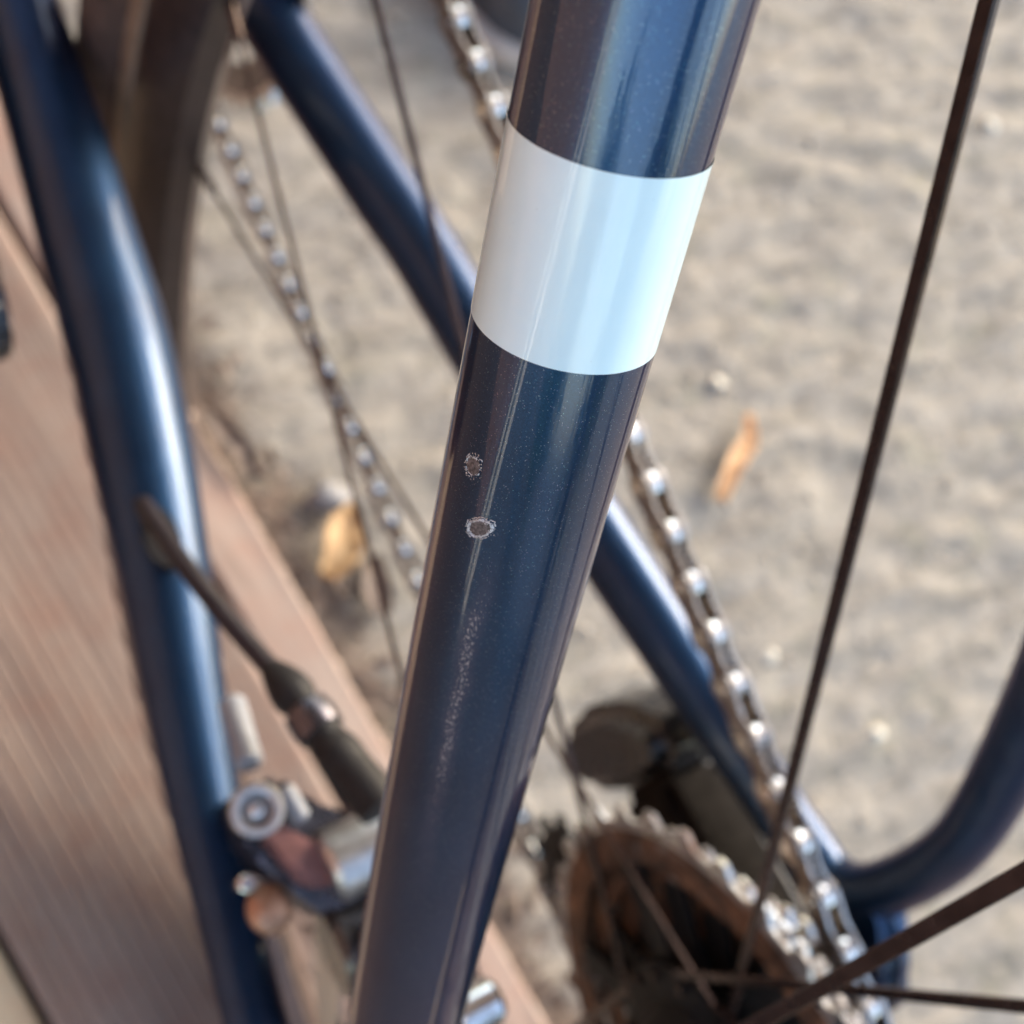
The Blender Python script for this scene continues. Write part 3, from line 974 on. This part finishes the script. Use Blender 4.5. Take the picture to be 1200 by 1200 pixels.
# -- brake: cable, caliper
cab = Sweep([(-.0575, .1760, .3330), (-.0580, .1683, .3420), (-.0576, .1550, .3550), (-.0546, .1402, .3620), (-.0511, .1270, .3680), (-.0491, .1176, .3740), (-.0466, .1046, .3800), (-.0435, .0900, .3865)],
            [.0023] * 8, (0, 0, 1), n=8)
cab_o = cab.build('brake_cable', M['housing'], bike, s0=0, s1=cab.L[-1] * .72, seg=20)
tag(cab_o, 'black brake cable leaving the chain stay')
Lc = cab.L[-1]
bm = bmesh.new()
bs = Sweep([cab.at(Lc * f)[0] for f in (.62, .66, .70, .74, .78, .82, .86, .90, .95, 1.0)], [.0026, .0040, .0047, .0038, .0049, .0039, .0049, .0047, .0049, .0047], (0, 0, 1), n=6)
bm.free()
bs.build('rubber_boot', M['rubber'], cab_o, seg=24)
rg = Sweep([cab.at(Lc * f)[0] for f in (.745, .765, .785, .805)], [.0050, .0053, .0053, .0050], (0, 0, 1), n=4)
rg.build('adjuster_ring', M['alloy_dark'], cab_o, seg=24)
# cable port on the stay
bm = bmesh.new()
port = lc.at(lc.L[-1] * .575)
mt = axes((-.0565, .166, .3345), (-.02, -1, .1), (1, 0, 0))
for k in range(1):
    ring = [(.0085 * math.cos(2 * math.pi * i / 28), .0042 * math.sin(2 * math.pi * i / 28)) for i in range(28)]
    plate(bm, ring, -.003, .0022, mt)
bevel_all(bm, .0012, 2)
finish('cable_port', bm, M['rubber'], lc_o, angle=60)

cal = empty('brake_caliper', bike)
tag(cal, 'dark metal brake caliper with a silver ringed bolt on the left stay')
def cal_plate(name, outline, z0, z1, m, bev=.002):
    bm = bmesh.new(); plate(bm, outline, z0, z1); bevel_all(bm, bev, 2)
    return finish(name, bm, m, cal, angle=60)
cal_plate('caliper_body', [(-.0655, .1025), (-.0540, .1040), (-.0500, .0930), (-.0390, .0880), (-.0430, .0720), (-.0540, .0700), (-.0610, .0820), (-.0660, .0900)], .338, .3615, M['alloy_dark'])
cal_plate('actuator_arm', [(-.0640, .0930), (-.0600, .0965), (-.0535, .0860), (-.0440, .0880), (-.0420, .0800), (-.0530, .0780), (-.0590, .0800)], .3622, .3665, M['bronze'], .0012)
axis = (CAM - Vector((-.0625, .099, .37))).normalized()
o0 = Vector((-.0622, .0985, .3640))
bm = bmesh.new()
t_ = axis; n_ = t_.orthogonal().normalized(); c_ = t_.cross(n_)
seg = 36
prof = [(0, .0057), (.0036, .0057), (.0046, .0051), (.0048, .0043), (.0045, .0036), (.0020, .0031), (.0016, .0024), (.0032, .0021), (.0040, .0013), (.0042, .0003)]
rings = [[bm.verts.new(o0 + t_ * h + r * (math.cos(2 * math.pi * k / seg) * n_ + math.sin(2 * math.pi * k / seg) * c_)) for k in range(seg)] for h, r in prof]
for i in range(len(rings) - 1):
    for k in range(seg):
        bm.faces.new((rings[i][k], rings[i][(k + 1) % seg], rings[i + 1][(k + 1) % seg], rings[i + 1][k]))
bm.faces.new(rings[-1])
tag(finish('clamp_bolt', bm, M['bolt'], cal), 'silver round bolt with a recessed centre')
bm = bmesh.new(); add_cyl(bm, (-.0575, .1225, .3540), (-.0603, .1075, .3630), .0030, seg=16, bev=.0008)
finish('mount_pin', bm, M['satin'], cal)
bm = bmesh.new(); add_cyl(bm, (-.0560, .1010, .3670), (-.0545, .0930, .3670), .0020, seg=14, bev=.0008)
finish('clamp_tab', bm, M['satin'], cal)
bm = bmesh.new(); add_cyl(bm, (-.0530, .0815, .3650), (-.0300, .0830, .3660), .0078, seg=32, bev=.0012)
finish('piston_housing', bm, M['alloy'], cal)
bm = bmesh.new(); add_cyl(bm, (-.0560, .0640, .3560), (-.0440, .0640, .3560), .0105, seg=32, bev=.0015)
finish('pad_adjuster', bm, M['black_gloss'], cal)
bm = bmesh.new()
bmesh.ops.create_uvsphere(bm, u_segments=20, v_segments=12, radius=.0046, matrix=Matrix.Translation((-.0656, .0785, .3590)) @ Matrix.Diagonal((1.05, 1.2, .8, 1)))
finish('pivot_nut', bm, M['copper'], cal)
bm = bmesh.new(); add_cyl(bm, (-.0688, .0852, .3560), (-.0690, .0855, .3650), .0019, seg=12, bev=.0005)
finish('limit_screw', bm, M['steel'], cal)

bm = bmesh.new(); add_cyl(bm, (-.0430, .0455, .3780), (-.0320, .0455, .3780), .0050, seg=24, bev=.0014)
finish('glint_cylinder', bm, M['steel'], cal)  # made-up steel cylinder, added for a bright glint beside the seat stay

# ------------------------------------------------------------------ loose things on the ground
def leaf(name, label, pts, widths, m, z, curl, seed, group=None):
    """a dry leaf: a ribbon along a midrib, cupped, with uneven edges and some thickness"""
    rr = random.Random(seed)
    P = catmull([(x, y, z) for x, y in pts], 8)
    W = [v.x for v in catmull([(w, 0, 0) for w in widths], 8)]
    bm = bmesh.new()
    rows_ = []
    for i, p in enumerate(P):
        t = (P[min(i + 1, len(P) - 1)] - P[max(i - 1, 0)]).normalized()
        n = Vector((-t.y, t.x, 0))
        row = []
        for k in range(-4, 5):
            q = k / 4
            w = W[i] * (1 + .12 * noise.noise(Vector((i * .7, q * 3, seed))))
            h = curl * q * q + .0015 * noise.noise(Vector((i * .5, q * 2, seed + 4))) + .004 * math.sin(i / len(P) * 3.1)
            row.append(bm.verts.new(p + n * q * max(w, .0004) + Vector((0, 0, h))))
        rows_.append(row)
    for a, b in zip(rows_, rows_[1:]):
        for k in range(8):
            bm.faces.new((a[k], a[k + 1], b[k + 1], b[k]))
    o = finish(name, bm, m, angle=180)
    md = o.modifiers.new('thickness', 'SOLIDIFY'); md.thickness = .0005
    tag(o, label, 'leaf', group)
    return o
leaf('dry_leaf', 'narrow curled orange dry leaf lying alone on the open concrete', [(.4080, .2140), (.3960, .1960), (.3790, .1850), (.3580, .1660)], [.0022, .0062, .0068, .0045], M['leaf_orange'], GZ + .005, .006, 5)
leaf('dry_leaf', 'small yellow leaf beside the deck edge', [(.1190, .2320), (.1090, .2190), (.1010, .2060), (.0890, .1965)], [.0020, .0110, .0105, .0050], M['leaf_yellow'], GZ + .008, .005, 8)
leaf('dry_leaf', 'dark brown leaf scrap along the deck edge beside left stay', [(.0545, .3000), (.0570, .2850), (.0630, .2700), (.0640, .2560)], [.003, .006, .005, .003], M['litter'], .0015, .003, 12)
leaf('dry_leaf', 'brown leaf fragment in shadow under the yellow leaf', [(.1230, .2020), (.1160, .1830), (.1150, .1660)], [.003, .009, .004], M['litter'], GZ + .003, .004, 15)

def stone(name, label, c, s, seed, m):
    bm = bmesh.new()
    bmesh.ops.create_icosphere(bm, subdivisions=3, radius=1)
    for v in bm.verts:
        v.co *= 1 + .28 * noise.noise(v.co * 1.3 + Vector((seed, 0, 0))) + .06 * noise.noise(v.co * 4)
        v.co = Vector((v.co.x * s[0], v.co.y * s[1], v.co.z * s[2]))
    o = finish(name, bm, m, angle=180)
    o.location = c
    tag(o, label, 'stone', 'small stones on the concrete')
    return o
stone('stone', 'grey smooth pebble next to the yellow leaf', (.1090, .2400, GZ + .006), (.0125, .0085, .0075), 2, M['stone'])
PS = [(.7657, .3871, .0075, 'pale pebble at the right, beyond the near spoke'), (.4003, .2420, .0055, 'tiny pale pebble just above the orange leaf'), (.3516, .0593, .0060, 'pale pebble on the concrete right of the chain'),
      (.4065, -.0139, .0060, 'pale pebble below the near spoke, above the dropout')]
M['pebble'] = simple('pale_pebble', (.60, .55, .46), .7, 0, .2, 120)
for i, (x, y, s, lb) in enumerate(PS):
    stone('stone', lb, (x, y, GZ + s * .3), (s, s * .8, s * .55), 20 + i, M['pebble'])

# dark rounded thing with a pale rim at the top, behind the chain
def rimmed():
    root = empty('rimmed_object', None, (.385, .560, GZ))
    tag(root, 'dark slate rounded object with pale rim on concrete behind the chain', 'object')
    def blob(prof, name, m):
        bm = bmesh.new()
        seg = 56
        rings = []
        for z, k in prof:
            rings.append([bm.verts.new((.062 * k * math.copysign(abs(math.cos(t)) ** .85, math.cos(t)), .062 * k * math.copysign(abs(math.sin(t)) ** .85, math.sin(t)), z)) for t in [2 * math.pi * i / seg for i in range(seg)]])
        for a, b in zip(rings, rings[1:]):
            for i in range(seg):
                bm.faces.new((a[i], a[(i + 1) % seg], b[(i + 1) % seg], b[i]))
        bm.faces.new(rings[-1]); bm.faces.new(list(reversed(rings[0])))
        finish(name, bm, m, root)
    blob([(0, 1.17), (.010, 1.20), (.014, 1.18), (.015, 1.05)], 'pale_rim', M['pale_sole'])
    blob([(.012, 1.02), (.028, 1.03), (.040, .98), (.050, .85), (.056, .60), (.058, .2)], 'dark_top', M['dark_rim_object'])
rimmed()
